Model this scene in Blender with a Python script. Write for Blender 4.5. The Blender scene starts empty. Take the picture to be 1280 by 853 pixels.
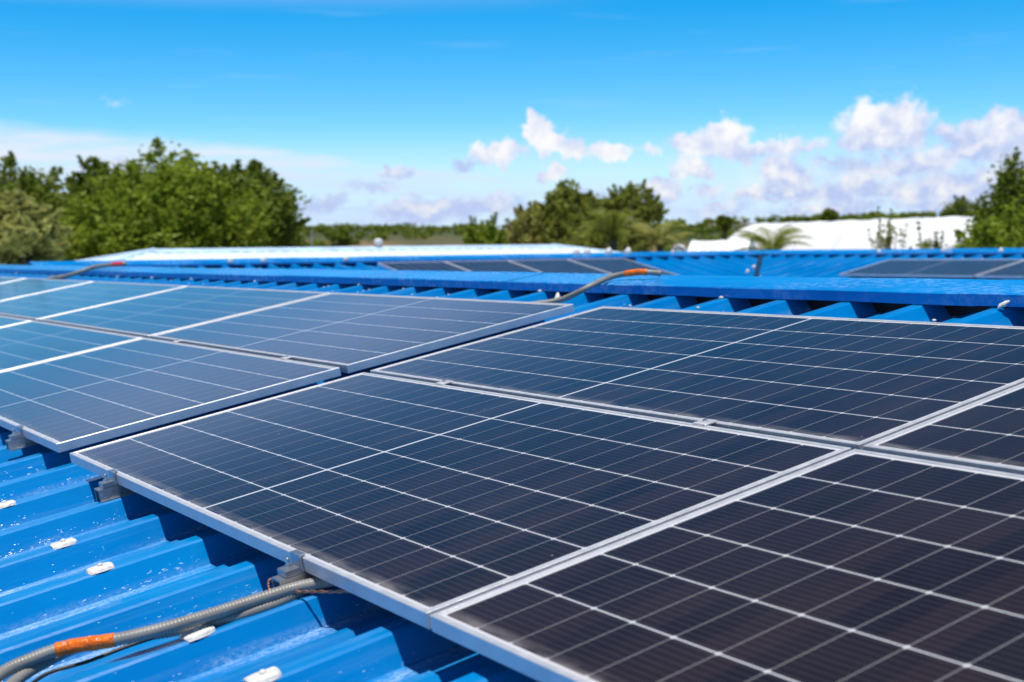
import bpy, bmesh, math, random
from mathutils import Vector, Matrix, noise
random.seed(7)
SC = bpy.context.scene
COL = SC.collection
R = math.radians

# ------------------------------------------------------------------ camera
EYE = Vector((3.93332, -1.01309, 0.56808))
CR = Vector((0.540388, 0.841316, -0.012996))      # camera right
CD = Vector((0.05035, -0.04775, -0.997589))       # camera down
CF = Vector((-0.839908, 0.538431, -0.068164))     # camera forward
FPX = 1700.0
cam = bpy.data.cameras.new('camera'); camo = bpy.data.objects.new('camera', cam); COL.objects.link(camo)
camo.matrix_world = Matrix(((CR.x, -CD.x, -CF.x, EYE.x), (CR.y, -CD.y, -CF.y, EYE.y), (CR.z, -CD.z, -CF.z, EYE.z), (0, 0, 0, 1)))
cam.sensor_width = 36; cam.lens = FPX * 36 / 1280
cam.clip_start = .05; cam.clip_end = 6000
cam.dof.use_dof = True; cam.dof.focus_distance = 3.35; cam.dof.aperture_fstop = 4.5
SC.camera = camo
SC.view_settings.view_transform = 'Standard'; SC.view_settings.look = 'None'
SC.view_settings.exposure = 0.0; SC.view_settings.gamma = 1.0

ALPHA = R(10.594455)                               # roof pitch
SUN_DIR = Vector((.13, -.13, .95)).normalized()    # towards the sun
sun = bpy.data.lights.new('sun', 'SUN'); suno = bpy.data.objects.new('sun', sun); COL.objects.link(suno)
sun.energy = 5.0; sun.angle = R(.5); sun.color = (1, .965, .91)
suno.rotation_euler = SUN_DIR.to_track_quat('Z', 'Y').to_euler()
suno.location = (0, 0, 30)

# ------------------------------------------------------------------ node helper
class NT:
    def __init__(s, tree):
        s.t = tree; s.n = tree.nodes; s.l = tree.links
    def new(s, ty, **kw):
        n = s.n.new(ty)
        for k, v in kw.items(): setattr(n, k, v)
        return n
    def put(s, inp, v):
        if hasattr(v, 'is_output') or isinstance(v, bpy.types.NodeSocket): s.l.new(v, inp)
        else: inp.default_value = v
    def m(s, op, a, b=None, c=None, clamp=False):
        n = s.new('ShaderNodeMath', operation=op); n.use_clamp = clamp
        s.put(n.inputs[0], a)
        if b is not None: s.put(n.inputs[1], b)
        if c is not None: s.put(n.inputs[2], c)
        return n.outputs[0]
    def vm(s, op, a, b=None, scale=None):
        n = s.new('ShaderNodeVectorMath', operation=op)
        s.put(n.inputs[0], a)
        if b is not None: s.put(n.inputs[1], b)
        if scale is not None: s.put(n.inputs['Scale'], scale)
        return n.outputs['Value'] if op in ('LENGTH', 'DOT_PRODUCT', 'DISTANCE') else n.outputs[0]
    def mix(s, f, a, b):
        n = s.new('ShaderNodeMix', data_type='RGBA')
        s.put(n.inputs[0], f)
        s.put(n.inputs[6], a if not isinstance(a, tuple) else (*a[:3], 1)); s.put(n.inputs[7], b if not isinstance(b, tuple) else (*b[:3], 1))
        return n.outputs[2]
    def noise(s, vec, scale, detail=3, rough=.5, dist=0, col=False):
        n = s.new('ShaderNodeTexNoise'); n.inputs['Scale'].default_value = scale
        n.inputs['Detail'].default_value = detail; n.inputs['Roughness'].default_value = rough; n.inputs['Distortion'].default_value = dist
        if vec is not None: s.l.new(vec, n.inputs['Vector'])
        return n.outputs['Color'] if col else n.outputs['Fac']
    def step(s, v, a, b):
        n = s.new('ShaderNodeMapRange', interpolation_type='SMOOTHSTEP')
        s.put(n.inputs[0], v); n.inputs[1].default_value = a; n.inputs[2].default_value = b
        return n.outputs[0]
    def lin(s, v, a, b, c=0., d=1.):
        n = s.new('ShaderNodeMapRange')
        s.put(n.inputs[0], v); n.inputs[1].default_value = a; n.inputs[2].default_value = b; n.inputs[3].default_value = c; n.inputs[4].default_value = d
        return n.outputs[0]
    def map(s, vec, scale=(1, 1, 1), loc=(0, 0, 0), rot=(0, 0, 0)):
        n = s.new('ShaderNodeMapping'); s.l.new(vec, n.inputs[0])
        n.inputs['Scale'].default_value = scale; n.inputs['Location'].default_value = loc; n.inputs['Rotation'].default_value = rot
        return n.outputs[0]
    def sep(s, vec):
        n = s.new('ShaderNodeSeparateXYZ'); s.l.new(vec, n.inputs[0]); return n.outputs
    def comb(s, x, y, z=0.):
        n = s.new('ShaderNodeCombineXYZ')
        for i, v in enumerate((x, y, z)): s.put(n.inputs[i], v)
        return n.outputs[0]

def material(name):
    m = bpy.data.materials.new(name); m.use_nodes = True
    nt = NT(m.node_tree)
    b = nt.n['Principled BSDF']
    return m, nt, b
def simple(name, col, rough=.5, metal=0., var=.12, scale=8., bump=0., bscale=60., spec=.5):
    m, nt, b = material(name)
    tc = nt.new('ShaderNodeTexCoord').outputs['Object']
    f = nt.noise(tc, scale, 4, .6)
    b.inputs['Base Color'].default_value = (*col, 1)
    lo = tuple(c * (1 - var) for c in col); hi = tuple(min(1, c * (1 + var)) for c in col)
    nt.put(b.inputs['Base Color'], nt.mix(nt.step(f, .3, .7), lo, hi))
    b.inputs['Metallic'].default_value = metal
    b.inputs['Specular IOR Level'].default_value = spec
    nt.put(b.inputs['Roughness'], nt.lin(nt.noise(tc, scale * 2.3, 3), .3, .7, max(0, rough - .07), min(1, rough + .07)))
    if bump:
        bn = nt.new('ShaderNodeBump'); bn.inputs['Strength'].default_value = bump; bn.inputs['Distance'].default_value = .01
        nt.put(bn.inputs['Height'], nt.noise(tc, bscale, 4)); nt.l.new(bn.outputs[0], b.inputs['Normal'])
    return m

# ------------------------------------------------------------------ sky
HEAD = math.atan2(CF.y, CF.x)
def hor(u): return 325. + (u + 454) * (275 - 325) / (3353 + 454)
def azel(u, v):
    az = math.atan((u - 640) / FPX)
    return az, (hor(u) - v) / FPX * math.cos(az)
world = bpy.data.worlds.new('World'); SC.world = world; world.use_nodes = True
w = NT(world.node_tree); w.n.clear()
sky = w.new('ShaderNodeTexSky', sky_type='NISHITA'); sky.sun_disc = False
sky.sun_elevation = math.asin(SUN_DIR.z); sky.sun_rotation = math.atan2(SUN_DIR.x, SUN_DIR.y)
sky.altitude = 300; sky.air_density = .75; sky.dust_density = .15; sky.ozone_density = 2.2
hs = w.new('ShaderNodeHueSaturation'); w.l.new(sky.outputs[0], hs.inputs['Color'])
hs.inputs['Saturation'].default_value = 1.58; hs.inputs['Hue'].default_value = .492; hs.inputs['Value'].default_value = 1.42
d = w.new('ShaderNodeTexCoord').outputs['Generated']
dx, dy, dz = w.sep(d)[:3]
# heading-relative azimuth (positive to the right) and elevation, in radians
fx = w.m('ADD', w.m('MULTIPLY', dx, math.cos(HEAD)), w.m('MULTIPLY', dy, math.sin(HEAD)))
rx = w.m('SUBTRACT', w.m('MULTIPLY', dx, math.sin(HEAD)), w.m('MULTIPLY', dy, math.cos(HEAD)))
AZ = w.m('ARCTAN2', rx, fx)
EL = w.m('ARCSINE', dz)
P = w.comb(AZ, EL)
nz = w.noise(P, 55, 5, .62, col=True)
nz2 = w.noise(P, 150, 4, .6, col=True)
off = w.vm('ADD', w.vm('SCALE', w.vm('SUBTRACT', nz, (.5, .5, .5)), scale=.030), w.vm('SCALE', w.vm('SUBTRACT', nz2, (.5, .5, .5)), scale=.015))
Q = w.vm('MULTIPLY', w.vm('ADD', P, off), (1, 1, 0))
puffs = [  # u, v, half width, half height (photo pixels -> angles), density
 (1105, 160, 46, 26, 1), (1080, 172, 26, 20, 1), (1135, 168, 24, 20, .9), (1105, 182, 40, 12, .9),
 (1215, 172, 38, 16, .8), (1258, 162, 30, 20, .8), (1222, 190, 36, 13, 1), (1280, 195, 40, 22, .7),
 (905, 172, 28, 19, 1), (868, 184, 28, 14, .8), (980, 185, 28, 12, .7), (925, 190, 46, 11, .9),
 (674, 164, 16, 12, 1), (695, 180, 26, 12, .9), (718, 184, 16, 9, .9),
 (626, 193, 28, 12, .9), (602, 187, 10, 9, .6), (765, 192, 26, 10, .9), (812, 190, 12, 8, .5),
 (692, 217, 14, 9, 1), (498, 212, 22, 7, .8), (870, 215, 24, 8, .9), (830, 236, 22, 14, .9), (888, 240, 18, 9, .6),
 (978, 220, 26, 20, 1), (985, 240, 36, 11, 1), (940, 244, 24, 9, .9), (1070, 238, 50, 12, .8), (1130, 240, 44, 10, .8),
 (1190, 234, 46, 15, .9), (1100, 213, 60, 13, .6), (1250, 222, 40, 14, .7), (1040, 205, 40, 9, .4),
 (1140, 222, 190, 44, .25), (985, 228, 90, 34, .23),
 (1040, 262, 60, 10, .7), (1180, 258, 60, 10, .7), (905, 262, 40, 8, .5), (1010, 183, 24, 9, .5), (1160, 205, 34, 12, .8), (860, 205, 20, 6, .6), (585, 205, 16, 6, .5), (470, 232, 40, 8, .35),
 (540, 262, 66, 15, .75), (610, 258, 50, 13, .55), (408, 258, 26, 13, .6), (800, 246, 44, 9, .7), (730, 250, 40, 9, .4), (150, 131, 12, 5, .2), (160, 215, 40, 10, .5),
]
# the same kind of puffs go on round the horizon outside the frame
rs = random.Random(3)
dens = None; shade = None
for (u, v, ru, rv, k) in puffs:
    a, e = azel(u, v)
    q = w.vm('MULTIPLY', w.vm('SUBTRACT', Q, (a, e, 0)), (FPX / ru, FPX / rv, 0))
    t = w.m('MULTIPLY', w.m('SUBTRACT', 1.5, w.vm('LENGTH', q)), k)
    dens = t if dens is None else w.m('MAXIMUM', dens, t)
    qs = w.m('MULTIPLY_ADD', w.sep(q)[1], .55, t)
    shade = qs if shade is None else w.m('MAXIMUM', shade, qs)
cum = w.step(dens, .02, .60)
lit = w.m('ADD', w.lin(shade, .45, 1.45, 0, .8), w.lin(w.sep(nz)[2], .35, .65, -.45, .42), clamp=True)
low = w.step(EL, .075, .028)
topc = w.mix(low, (.98, .98, 1.0), (1.0, .985, .93))
ccol = w.mix(lit, (.50, .61, .91), topc)
# thin streaky bank on the left, thinning to the right
st = w.noise(w.map(P, (9, 95, 1)), 1.3, 6, .6)
st2 = w.noise(w.map(P, (4, 16, 1), (3, 1, 0)), 1.6, 4, .55)
a0, e0 = azel(0, 146)
edge = w.m('ADD', w.m('SUBTRACT', EL, e0), w.m('ADD', w.m('MULTIPLY', w.m('SUBTRACT', AZ, a0), .115), w.m('MULTIPLY', w.m('SUBTRACT', st2, .5), -.03)))
bank = w.m('MULTIPLY', w.step(edge, .004, -.010), w.lin(st, .3, .68, .45, 1.05))
bank = w.m('MULTIPLY', bank, w.lin(AZ, -.30, .45, 1.0, .58))
haze = w.m('MULTIPLY', w.step(EL, .095, .012), w.lin(st, .3, .7, .6, .92))
bank = w.m('MAXIMUM', bank, haze)
wisp = w.m('MULTIPLY', w.step(w.noise(w.map(P, (3, 40, 1), (5, 2, 0)), 2.2, 5, .55), .56, .85), .15)
bank = w.m('MAXIMUM', bank, wisp)
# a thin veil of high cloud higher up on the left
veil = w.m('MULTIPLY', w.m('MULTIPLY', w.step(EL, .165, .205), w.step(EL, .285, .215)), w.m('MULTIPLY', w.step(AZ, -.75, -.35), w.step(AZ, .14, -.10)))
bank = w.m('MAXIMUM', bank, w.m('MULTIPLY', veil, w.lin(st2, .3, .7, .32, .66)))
bcol = w.mix(w.step(EL, .14, .19), w.mix(w.step(EL, .075, .020), (.85, .89, 1.0), (.55, .70, 1.0)), (.74, .88, 1.35))
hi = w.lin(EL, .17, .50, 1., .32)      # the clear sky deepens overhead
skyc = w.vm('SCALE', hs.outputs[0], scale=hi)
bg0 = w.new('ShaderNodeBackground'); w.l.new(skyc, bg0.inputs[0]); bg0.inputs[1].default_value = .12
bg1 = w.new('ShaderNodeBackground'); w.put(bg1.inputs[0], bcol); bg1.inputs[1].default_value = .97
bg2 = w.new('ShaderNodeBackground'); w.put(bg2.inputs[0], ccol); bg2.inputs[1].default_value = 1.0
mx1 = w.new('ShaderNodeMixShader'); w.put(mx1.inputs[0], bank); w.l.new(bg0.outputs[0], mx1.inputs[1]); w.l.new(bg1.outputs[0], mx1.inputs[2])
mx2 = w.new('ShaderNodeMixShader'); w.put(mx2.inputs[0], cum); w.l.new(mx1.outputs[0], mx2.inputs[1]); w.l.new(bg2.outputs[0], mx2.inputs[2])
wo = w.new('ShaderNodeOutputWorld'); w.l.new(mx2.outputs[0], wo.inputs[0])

# ------------------------------------------------------------------ object helpers
class MB:
    """collects faces and links them as one mesh object"""
    def __init__(s): s.v = []; s.f = []; s.uv = {}; s.mi = []
    def add(s, vs, fs, mi=0):
        o = len(s.v); s.v += [tuple(v) for v in vs]
        for f in fs: s.f.append(tuple(i + o for i in f)); s.mi.append(mi)
    def box(s, x0, x1, y0, y1, z0, z1, M=None, mi=0):
        vs = [Vector((x, y, z)) for z in (z0, z1) for y in (y0, y1) for x in (x0, x1)]
        if M is not None: vs = [M @ v for v in vs]
        s.add(vs, [(0, 2, 3, 1), (4, 5, 7, 6), (0, 1, 5, 4), (2, 6, 7, 3), (0, 4, 6, 2), (1, 3, 7, 5)], mi)
    def cbox(s, x0, x1, y0, y1, z0, z1, c=.002, M=None):
        """box with chamfered upright edges and top"""
        def ring(i, z): return [(x0 + i + c, y0 + i, z), (x1 - i - c, y0 + i, z), (x1 - i, y0 + i + c, z), (x1 - i, y1 - i - c, z), (x1 - i - c, y1 - i, z), (x0 + i + c, y1 - i, z), (x0 + i, y1 - i - c, z), (x0 + i, y0 + i + c, z)]
        vs = ring(0, z0) + ring(0, z1 - c) + ring(c * .8, z1)
        vs = [Vector(v) for v in vs]
        if M is not None: vs = [M @ v for v in vs]
        fs = [tuple(reversed(range(8))), tuple(range(16, 24))]
        for k in (0, 8):
            for i in range(8): fs.append((k + i, k + (i + 1) % 8, k + 8 + (i + 1) % 8, k + 8 + i))
        s.add(vs, fs)
    def tube(s, pts, rad, n=10, cap=True):
        """rad: number or list"""
        pts = [Vector(p) for p in pts]
        if not isinstance(rad, (list, tuple)): rad = [rad] * len(pts)
        o = len(s.v); up = Vector((0, 0, 1))
        for i, p in enumerate(pts):
            t = (pts[min(i + 1, len(pts) - 1)] - pts[max(i - 1, 0)]).normalized()
            a = t.cross(up if abs(t.z) < .95 else Vector((1, 0, 0))).normalized(); b = a.cross(t)
            for k in range(n):
                an = 2 * math.pi * k / n
                s.v.append(tuple(p + (a * math.cos(an) + b * math.sin(an)) * rad[i]))
        for i in range(len(pts) - 1):
            for k in range(n):
                s.f.append((o + i * n + k, o + i * n + (k + 1) % n, o + (i + 1) * n + (k + 1) % n, o + (i + 1) * n + k)); s.mi.append(0)
        if cap:
            s.f.append(tuple(o + k for k in reversed(range(n)))); s.mi.append(0)
            e = o + (len(pts) - 1) * n
            s.f.append(tuple(e + k for k in range(n))); s.mi.append(0)
    def mesh(s, name, mats, smooth=False):
        me = bpy.data.meshes.new(name); me.from_pydata(s.v, [], s.f); me.update()
        for m in (mats if isinstance(mats, (list, tuple)) else [mats]): me.materials.append(m)
        if any(s.mi): me.polygons.foreach_set('material_index', s.mi)
        if smooth: me.polygons.foreach_set('use_smooth', [True] * len(me.polygons))
        return me
    def build(s, name, mats, parent=None, smooth=False, M=None):
        return link(name, s.mesh(name, mats, smooth), parent, M)
def link(name, me, parent=None, M=None):
    o = bpy.data.objects.new(name, me); COL.objects.link(o)
    if M is not None: o.matrix_world = M
    if parent is not None: o.parent = parent
    return o
def tag(o, label, cat, group=None):
    o['label'] = label; o['category'] = cat
    if group: o['group'] = group
    return o
def empty(name, M=None):
    o = bpy.data.objects.new(name, None); COL.objects.link(o); o.empty_display_size = .2
    if M is not None: o.matrix_world = M
    return o
def structure(o): o['kind'] = 'structure'; return o
TILT = Matrix.Rotation(ALPHA, 4, 'X')
def roofp(x, y, z=0.): return TILT @ Vector((x, y, z))
def at(u, D, z=None, v=None):
    """a point D metres ahead on pixel column u of the photograph, at height z or on pixel row v"""
    f = Vector((CF.x, CF.y)); r = Vector((CR.x, CR.y))
    p = Vector((EYE.x, EYE.y)) + f / f.length * D + r / r.length * (D * (u - 640) / FPX)
    if v is not None: z = EYE.z + (hor(u) - v) * D / FPX
    return Vector((p.x, p.y, z))
def onplane(u, v, zp):
    """pixel ray met with the plane zp above the main roof, in roof coordinates"""
    dr = CF + CR * ((u - 640) / FPX) + CD * ((v - 426.5) / FPX)
    Ti = TILT.inverted(); o = Ti @ EYE; dd = Ti.to_3x3() @ dr
    t = (zp - o.z) / dd.z
    return o + dd * t
GZ = -4.2

# ------------------------------------------------------------------ materials
def blue_roof_mat():
    m, nt, b = material('blue_painted_metal')
    tc = nt.new('ShaderNodeTexCoord').outputs['Object']
    big = nt.noise(tc, 1.3, 4, .6)
    fine = nt.noise(nt.map(tc, (26, 7, 26)), 1.6, 4, .62)
    base = nt.mix(nt.step(big, .3, .7), (.0, .18, .50), (.0, .228, .58))
    x, y, z = nt.sep(tc)[:3]
    # dried water specks: short strokes running down the sheet, mostly in the pans next to the ribs
    ph = nt.m('FRACT', nt.m('ADD', nt.m('DIVIDE', nt.m('SUBTRACT', x, .14), .30), nt.m('MULTIPLY', nt.m('SUBTRACT', nt.noise(tc, 2.2, 2), .5), .10)))
    pan = nt.m('MULTIPLY', nt.step(ph, .13, .19), nt.step(ph, .55, .24))
    band = nt.m('MULTIPLY', nt.step(ph, .06, .15), nt.step(ph, .24, .17))
    s1 = nt.noise(nt.map(tc, (300, 60, 200), (0, 0, 0), (0, 0, .22)), 1., 2, .7)
    s2 = nt.noise(nt.map(tc, (6, 3, 6)), 1.5, 4, .6)
    thr = nt.m('SUBTRACT', .815, nt.m('ADD', nt.m('MULTIPLY', band, .15), nt.m('MULTIPLY', nt.m('SUBTRACT', s2, .5), .42)))
    speck = nt.step(nt.m('SUBTRACT', s1, thr), 0., .05)
    s3 = nt.noise(nt.map(tc, (260, 110, 160)), 1., 3, .8)
    film = nt.m('MULTIPLY', nt.m('MULTIPLY', pan, nt.step(nt.noise(nt.map(tc, (8, 1.8, 8)), 1.7, 5, .6), .40, .70)), nt.step(s3, .35, .65))
    dust = nt.m('MAXIMUM', nt.m('MULTIPLY', speck, .55), nt.m('MULTIPLY', film, .75))
    fade = nt.m('MULTIPLY', nt.step(nt.noise(nt.map(tc, (22, .9, 22), (4, 0, 0)), 1.3, 5, .65), .5, .75), .22)
    base = nt.mix(fade, base, (.16, .36, .72))
    col = nt.mix(dust, base, (.55, .70, .92))
    nt.put(b.inputs['Base Color'], col)
    nt.put(b.inputs['Roughness'], nt.lin(dust, 0, 1, .22, .5))
    b.inputs['Specular IOR Level'].default_value = .5
    b.inputs['Coat Weight'].default_value = .25; b.inputs['Coat Roughness'].default_value = .12
    bn = nt.new('ShaderNodeBump'); bn.inputs['Strength'].default_value = .30; bn.inputs['Distance'].default_value = .004
    h = nt.m('ADD', nt.m('MULTIPLY', fine, .6), nt.m('ADD', nt.m('MULTIPLY', nt.noise(tc, 5, 2), 3.0), nt.m('MULTIPLY', speck, .5)))
    nt.put(bn.inputs['Height'], h); nt.l.new(bn.outputs[0], b.inputs['Normal'])
    return m
M_BLUE = blue_roof_mat()
M_CAP = simple('blue_ridge_metal', (.0, .135, .62), .30, 0, .18, 2.5, .15, 22)
M_WALL = simple('cream_wall_sheet', (.55, .54, .50), .6, 0, .1, 1.5)
M_WHITE = simple('white_sealant', (.66, .64, .61), .5, 0, .08, 60, .3, 150)
M_ALU = simple('anodised_aluminium', (.70, .70, .73), .46, .58, .06, 14, .05, 90)
M_ALU_D = simple('dull_galvanised_steel', (.48, .49, .51), .33, .85, .08, 40, .04, 60)
M_BOLT = simple('bolt_steel', (.70, .70, .70), .3, 1., .1, 60)
M_COND = simple('grey_conduit_plastic', (.24, .23, .215), .42, 0, .15, 14)
M_ORANGE = simple('orange_tape', (.85, .155, .004), .3, 0, .25, 40, .5, 90)
M_RED = simple('red_tape', (.75, .05, .04), .35, 0, .2, 40, .4, 90)
M_COPPER = simple('twisted_copper_wire', (.42, .22, .16), .35, .7, .2, 90)
M_BLACK = simple('dark_shade_strip', (.012, .012, .013), .5)
M_PALE = simple('pale_sky_blue_roofing', (.72, .82, .90), .5, 0, .06, .8)
M_PALEC = simple('pale_cap_sheet', (.50, .66, .84), .5, 0, .16, 2.2)
M_TENT = simple('white_film', (.90, .90, .89), .55, 0, .02, .6)
_n = NT(M_TENT.node_tree); _t = _n.new('ShaderNodeBsdfTranslucent'); _t.inputs[0].default_value = (.85, .85, .84, 1)
_m = _n.new('ShaderNodeMixShader'); _m.inputs[0].default_value = .12
_n.l.new(_n.n['Principled BSDF'].outputs[0], _m.inputs[1]); _n.l.new(_t.outputs[0], _m.inputs[2]); _n.l.new(_m.outputs[0], _n.n['Material Output'].inputs[0])

PL, PW, PH, RP = 2.094, .956, .029, .30     # panel length, width, frame height; rib pitch
ZR = -.064                                   # rib tops under the panel plane
def glass_mat(name='solar_cells'):
    m, nt, b = material(name)
    uv = nt.new('ShaderNodeUVMap').outputs[0]
    x, y, _ = nt.sep(uv)[:3]
    oi = nt.new('ShaderNodeObjectInfo')
    my = .017; rh = (PW - 2 * my) / 6; cg = .0042; cw = (PL / 2 - cg - .019) / 11
    yl = nt.m('DIVIDE', nt.m('SUBTRACT', y, my), rh)
    dr = nt.m('MULTIPLY', nt.m('SUBTRACT', .5, nt.m('ABSOLUTE', nt.m('SUBTRACT', nt.m('FRACT', yl), .5))), rh)
    xa = nt.m('SUBTRACT', nt.m('ABSOLUTE', nt.m('SUBTRACT', x, PL / 2)), cg)
    xl = nt.m('DIVIDE', xa, cw)
    dc = nt.m('MULTIPLY', nt.m('SUBTRACT', .5, nt.m('ABSOLUTE', nt.m('SUBTRACT', nt.m('FRACT', xl), .5))), cw)
    row = nt.step(dr, .0020, .0012)
    colm = nt.step(dc, .0013, .0006)
    dot = nt.step(nt.m('ADD', dr, dc), .0068, .0052)
    cen = nt.m('LESS_THAN', xa, 0.)
    out = nt.m('MAXIMUM', nt.m('GREATER_THAN', xl, 11.), nt.m('MAXIMUM', nt.m('LESS_THAN', yl, 0.), nt.m('GREATER_THAN', yl, 6.)))
    bright = nt.m('MAXIMUM', nt.m('MAXIMUM', row, dot), nt.m('MAXIMUM', cen, out))
    # busbars: ten fine wires in every cell row
    bb = nt.m('ABSOLUTE', nt.m('SUBTRACT', nt.m('FRACT', nt.m('MULTIPLY', yl, 10)), .5))
    bus = nt.step(bb, .075, .03)
    cell = nt.comb(nt.m('FLOOR', nt.m('ADD', nt.m('DIVIDE', x, cw), .3)), nt.m('FLOOR', yl), oi.outputs['Random'])
    wn = nt.new('ShaderNodeTexWhiteNoise'); nt.l.new(cell, wn.inputs[0])
    c = nt.mix(wn.outputs[0], (.009, .0075, .013), (.020, .0125, .017))
    c = nt.mix(nt.m('MULTIPLY', bus, .10), c, (.30, .29, .30))
    c = nt.mix(nt.m('MULTIPLY', colm, .62), c, (.38, .37, .38))
    c = nt.mix(nt.m('MULTIPLY', bright, .88), c, (.66, .67, .71))
    # dust on the glass, thicker along the lower frame, and a few droppings
    tc = nt.new('ShaderNodeTexCoord').outputs['Object']
    sh = nt.vm('ADD', tc, nt.vm('SCALE', nt.comb(oi.outputs['Random'], oi.outputs['Random'], 0.), scale=37.))
    dn = nt.noise(sh, 2.2, 5, .65)
    film = nt.lin(dn, .3, .75, .001, .022)
    lowe = nt.m('MULTIPLY', nt.step(y, .055, .012), nt.lin(nt.noise(nt.map(sh, (9, 40, 1)), 1.2, 4), .35, .7, .03, .40))
    ends = nt.m('MULTIPLY', nt.step(x, .03, .012), .15)
    vo = nt.new('ShaderNodeTexVoronoi'); vo.inputs['Scale'].default_value = 17; nt.l.new(sh, vo.inputs['Vector'])
    sz = nt.lin(nt.sep(vo.outputs['Color'])[0], .72, 1., .0, .045)
    spot = nt.m('MULTIPLY', nt.m('LESS_THAN', vo.outputs['Distance'], sz), .5)
    dust = nt.m('MAXIMUM', nt.m('MAXIMUM', film, lowe), nt.m('MAXIMUM', ends, spot), clamp=True)
    c = nt.mix(dust, c, (.50, .44, .42))
    nt.put(b.inputs['Base Color'], c)
    nt.put(b.inputs['Roughness'], nt.lin(dust, 0, .5, .11, .4))
    b.inputs['IOR'].default_value = 1.36
    b.inputs['Specular IOR Level'].default_value = .5
    bn = nt.new('ShaderNodeBump'); bn.inputs['Strength'].default_value = .04; bn.inputs['Distance'].default_value = .001
    nt.put(bn.inputs['Height'], nt.noise(tc, 1.7, 2)); nt.l.new(bn.outputs[0], b.inputs['Normal'])
    return m
M_CELL = glass_mat()
M_BACK = simple('black_backsheet', (.02, .02, .022), .6)

# ------------------------------------------------------------------ solar panels
def panel_meshes():
    f = MB()
    c, lip = .0012, .0105
    def ring(i, z): return [(i, i, z), (PL - i, i, z), (PL - i, PW - i, z), (i, PW - i, z)]
    loops = [ring(.0015, -PH), ring(0, -PH + .0015), ring(0, -c), ring(c, 0), ring(lip - .001, 0), ring(lip, -.001), ring(lip, -.0045), ring(lip + .0005, -.0075), ring(.0025, -.0075), ring(.0025, -PH + .0015), ring(.022, -PH + .0015), ring(.022, -PH)]
    vs = [v for l in loops for v in l]; fs = []
    for k in range(len(loops)):
        k2 = (k + 1) % len(loops)
        for i in range(4):
            j = (i + 1) % 4
            fs.append((k * 4 + i, k * 4 + j, k2 * 4 + j, k2 * 4 + i))
    f.add(vs, fs)
    # groove along each side of the extrusion: a thin raised bead
    fm = f.mesh('frame', M_ALU)
    g = MB(); e = .0095
    g.box(e, PL - e, e, PW - e, -.0068, -.0024)
    gm = g.mesh('glass', [M_CELL, M_BACK])
    uvl = gm.uv_layers.new(name='UVMap')
    for p in gm.polygons:
        if p.normal.z < -.5: p.material_index = 1
        for li in p.loop_indices:
            co = gm.vertices[gm.loops[li].vertex_index].co; uvl.data[li].uv = (co.x, co.y)
    return fm, gm
FRAME_ME, GLASS_ME = panel_meshes()
def panel(M, label, group):
    e = empty('solar_panel', M); tag(e, label, 'solar panel', group)
    link('frame', FRAME_ME, e); link('glass', GLASS_ME, e)
    return e
GY, GX = .022, .009
def rp(x, y, z=0., roll=0.): return TILT @ Matrix.Translation((x, y, z))
GR = 'foreground solar panels in the right-hand block'
panel(rp(0, 0), 'dark solar panel in the middle foreground with two end clamps on its lower frame', GR)
panel(rp(0, PW + GY), 'dark solar panel just behind the middle foreground one, close to the blue ridge cap', GR)
panel(rp(PL + GX, 0, -.001), 'nearest dark solar panel filling the bottom right corner of the photo', GR)
panel(rp(PL + GX, PW + GY, -.001), 'dark solar panel cut off by the right photo edge, directly behind the nearest one', GR)
GL = 'solar panels in the sky-reflecting left-hand block'
X0, Y0, H0, GX2, GY2 = -.2252, .021, -.005, .036, .027
fl = ['bluish solar panel of the lower left row with a bright exposed end frame',
      'pale blue solar panel second from the stepped gap in the lower left row',
      'third solar panel of the lower left row, only its corner showing']
bl = ['greyish blue solar panel of the upper left row ending beside the orange taped ridge conduit',
      'pale blue solar panel in the upper left row, second from the stepped gap',
      'pale blue solar panel in the upper left row, third from the stepped gap',
      'pale solar panel in the upper left row below the red taped conduit',
      'farthest pale solar panel of the upper left row, at the left photo edge']
for k in range(3): panel(rp(X0 - PL - k * (PL + GX2), Y0, H0), fl[k], GL)
for k in range(5): panel(rp(X0 - PL - k * (PL + GX2), Y0 + PW + GY2, H0 + .001), bl[k], GL)

# ------------------------------------------------------------------ main blue building
PROFILE = [(-.122, 0), (-.050, 0), (-.026, .047), (-.020, .052), (.016, .052), (.022, .048), (.048, 0), (.122, 0), (.136, .016), (.164, .016), (.178, 0)]
def ribbed(x0, x1, ya, yb, z, phase=.14, seg=1, wob=0.):
    """trapezoid sheet, ribs along y; ya/yb numbers or functions of x; rib tops at z"""
    xs = []
    k0 = math.floor((x0 - phase) / RP); k1 = math.ceil((x1 - phase) / RP)
    for k in range(k0, k1 + 1):
        for (px, pz) in PROFILE[:-1]:
            x = phase + k * RP + px
            if x0 <= x <= x1: xs.append((x, pz))
    b = MB(); vs = []; n = seg + 1
    for (x, pz) in xs:
        a = ya(x) if callable(ya) else ya; c = yb(x) if callable(yb) else yb
        for i in range(n):
            y = a + (c - a) * i / seg
            vs.append((x, y, z - .052 + pz + (wob * noise.noise(Vector((x * 1.1, y * 1.7, 0))) if wob else 0)))
    fs = []
    for i in range(len(xs) - 1):
        for j in range(seg): fs.append((i * n + j, (i + 1) * n + j, (i + 1) * n + j + 1, i * n + j + 1))
    b.add(vs, fs); return b
XA, XB, YA = -17., 6.4, -2.6
RY, RZ = 2.60, -.029              # ridge apex in roof coordinates
bld = empty('metal_building', Matrix.Translation((0, 0, GZ)))
tag(bld, 'bright blue ribbed metal roof under the foreground panels with wide ridge cap', 'building')
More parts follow.
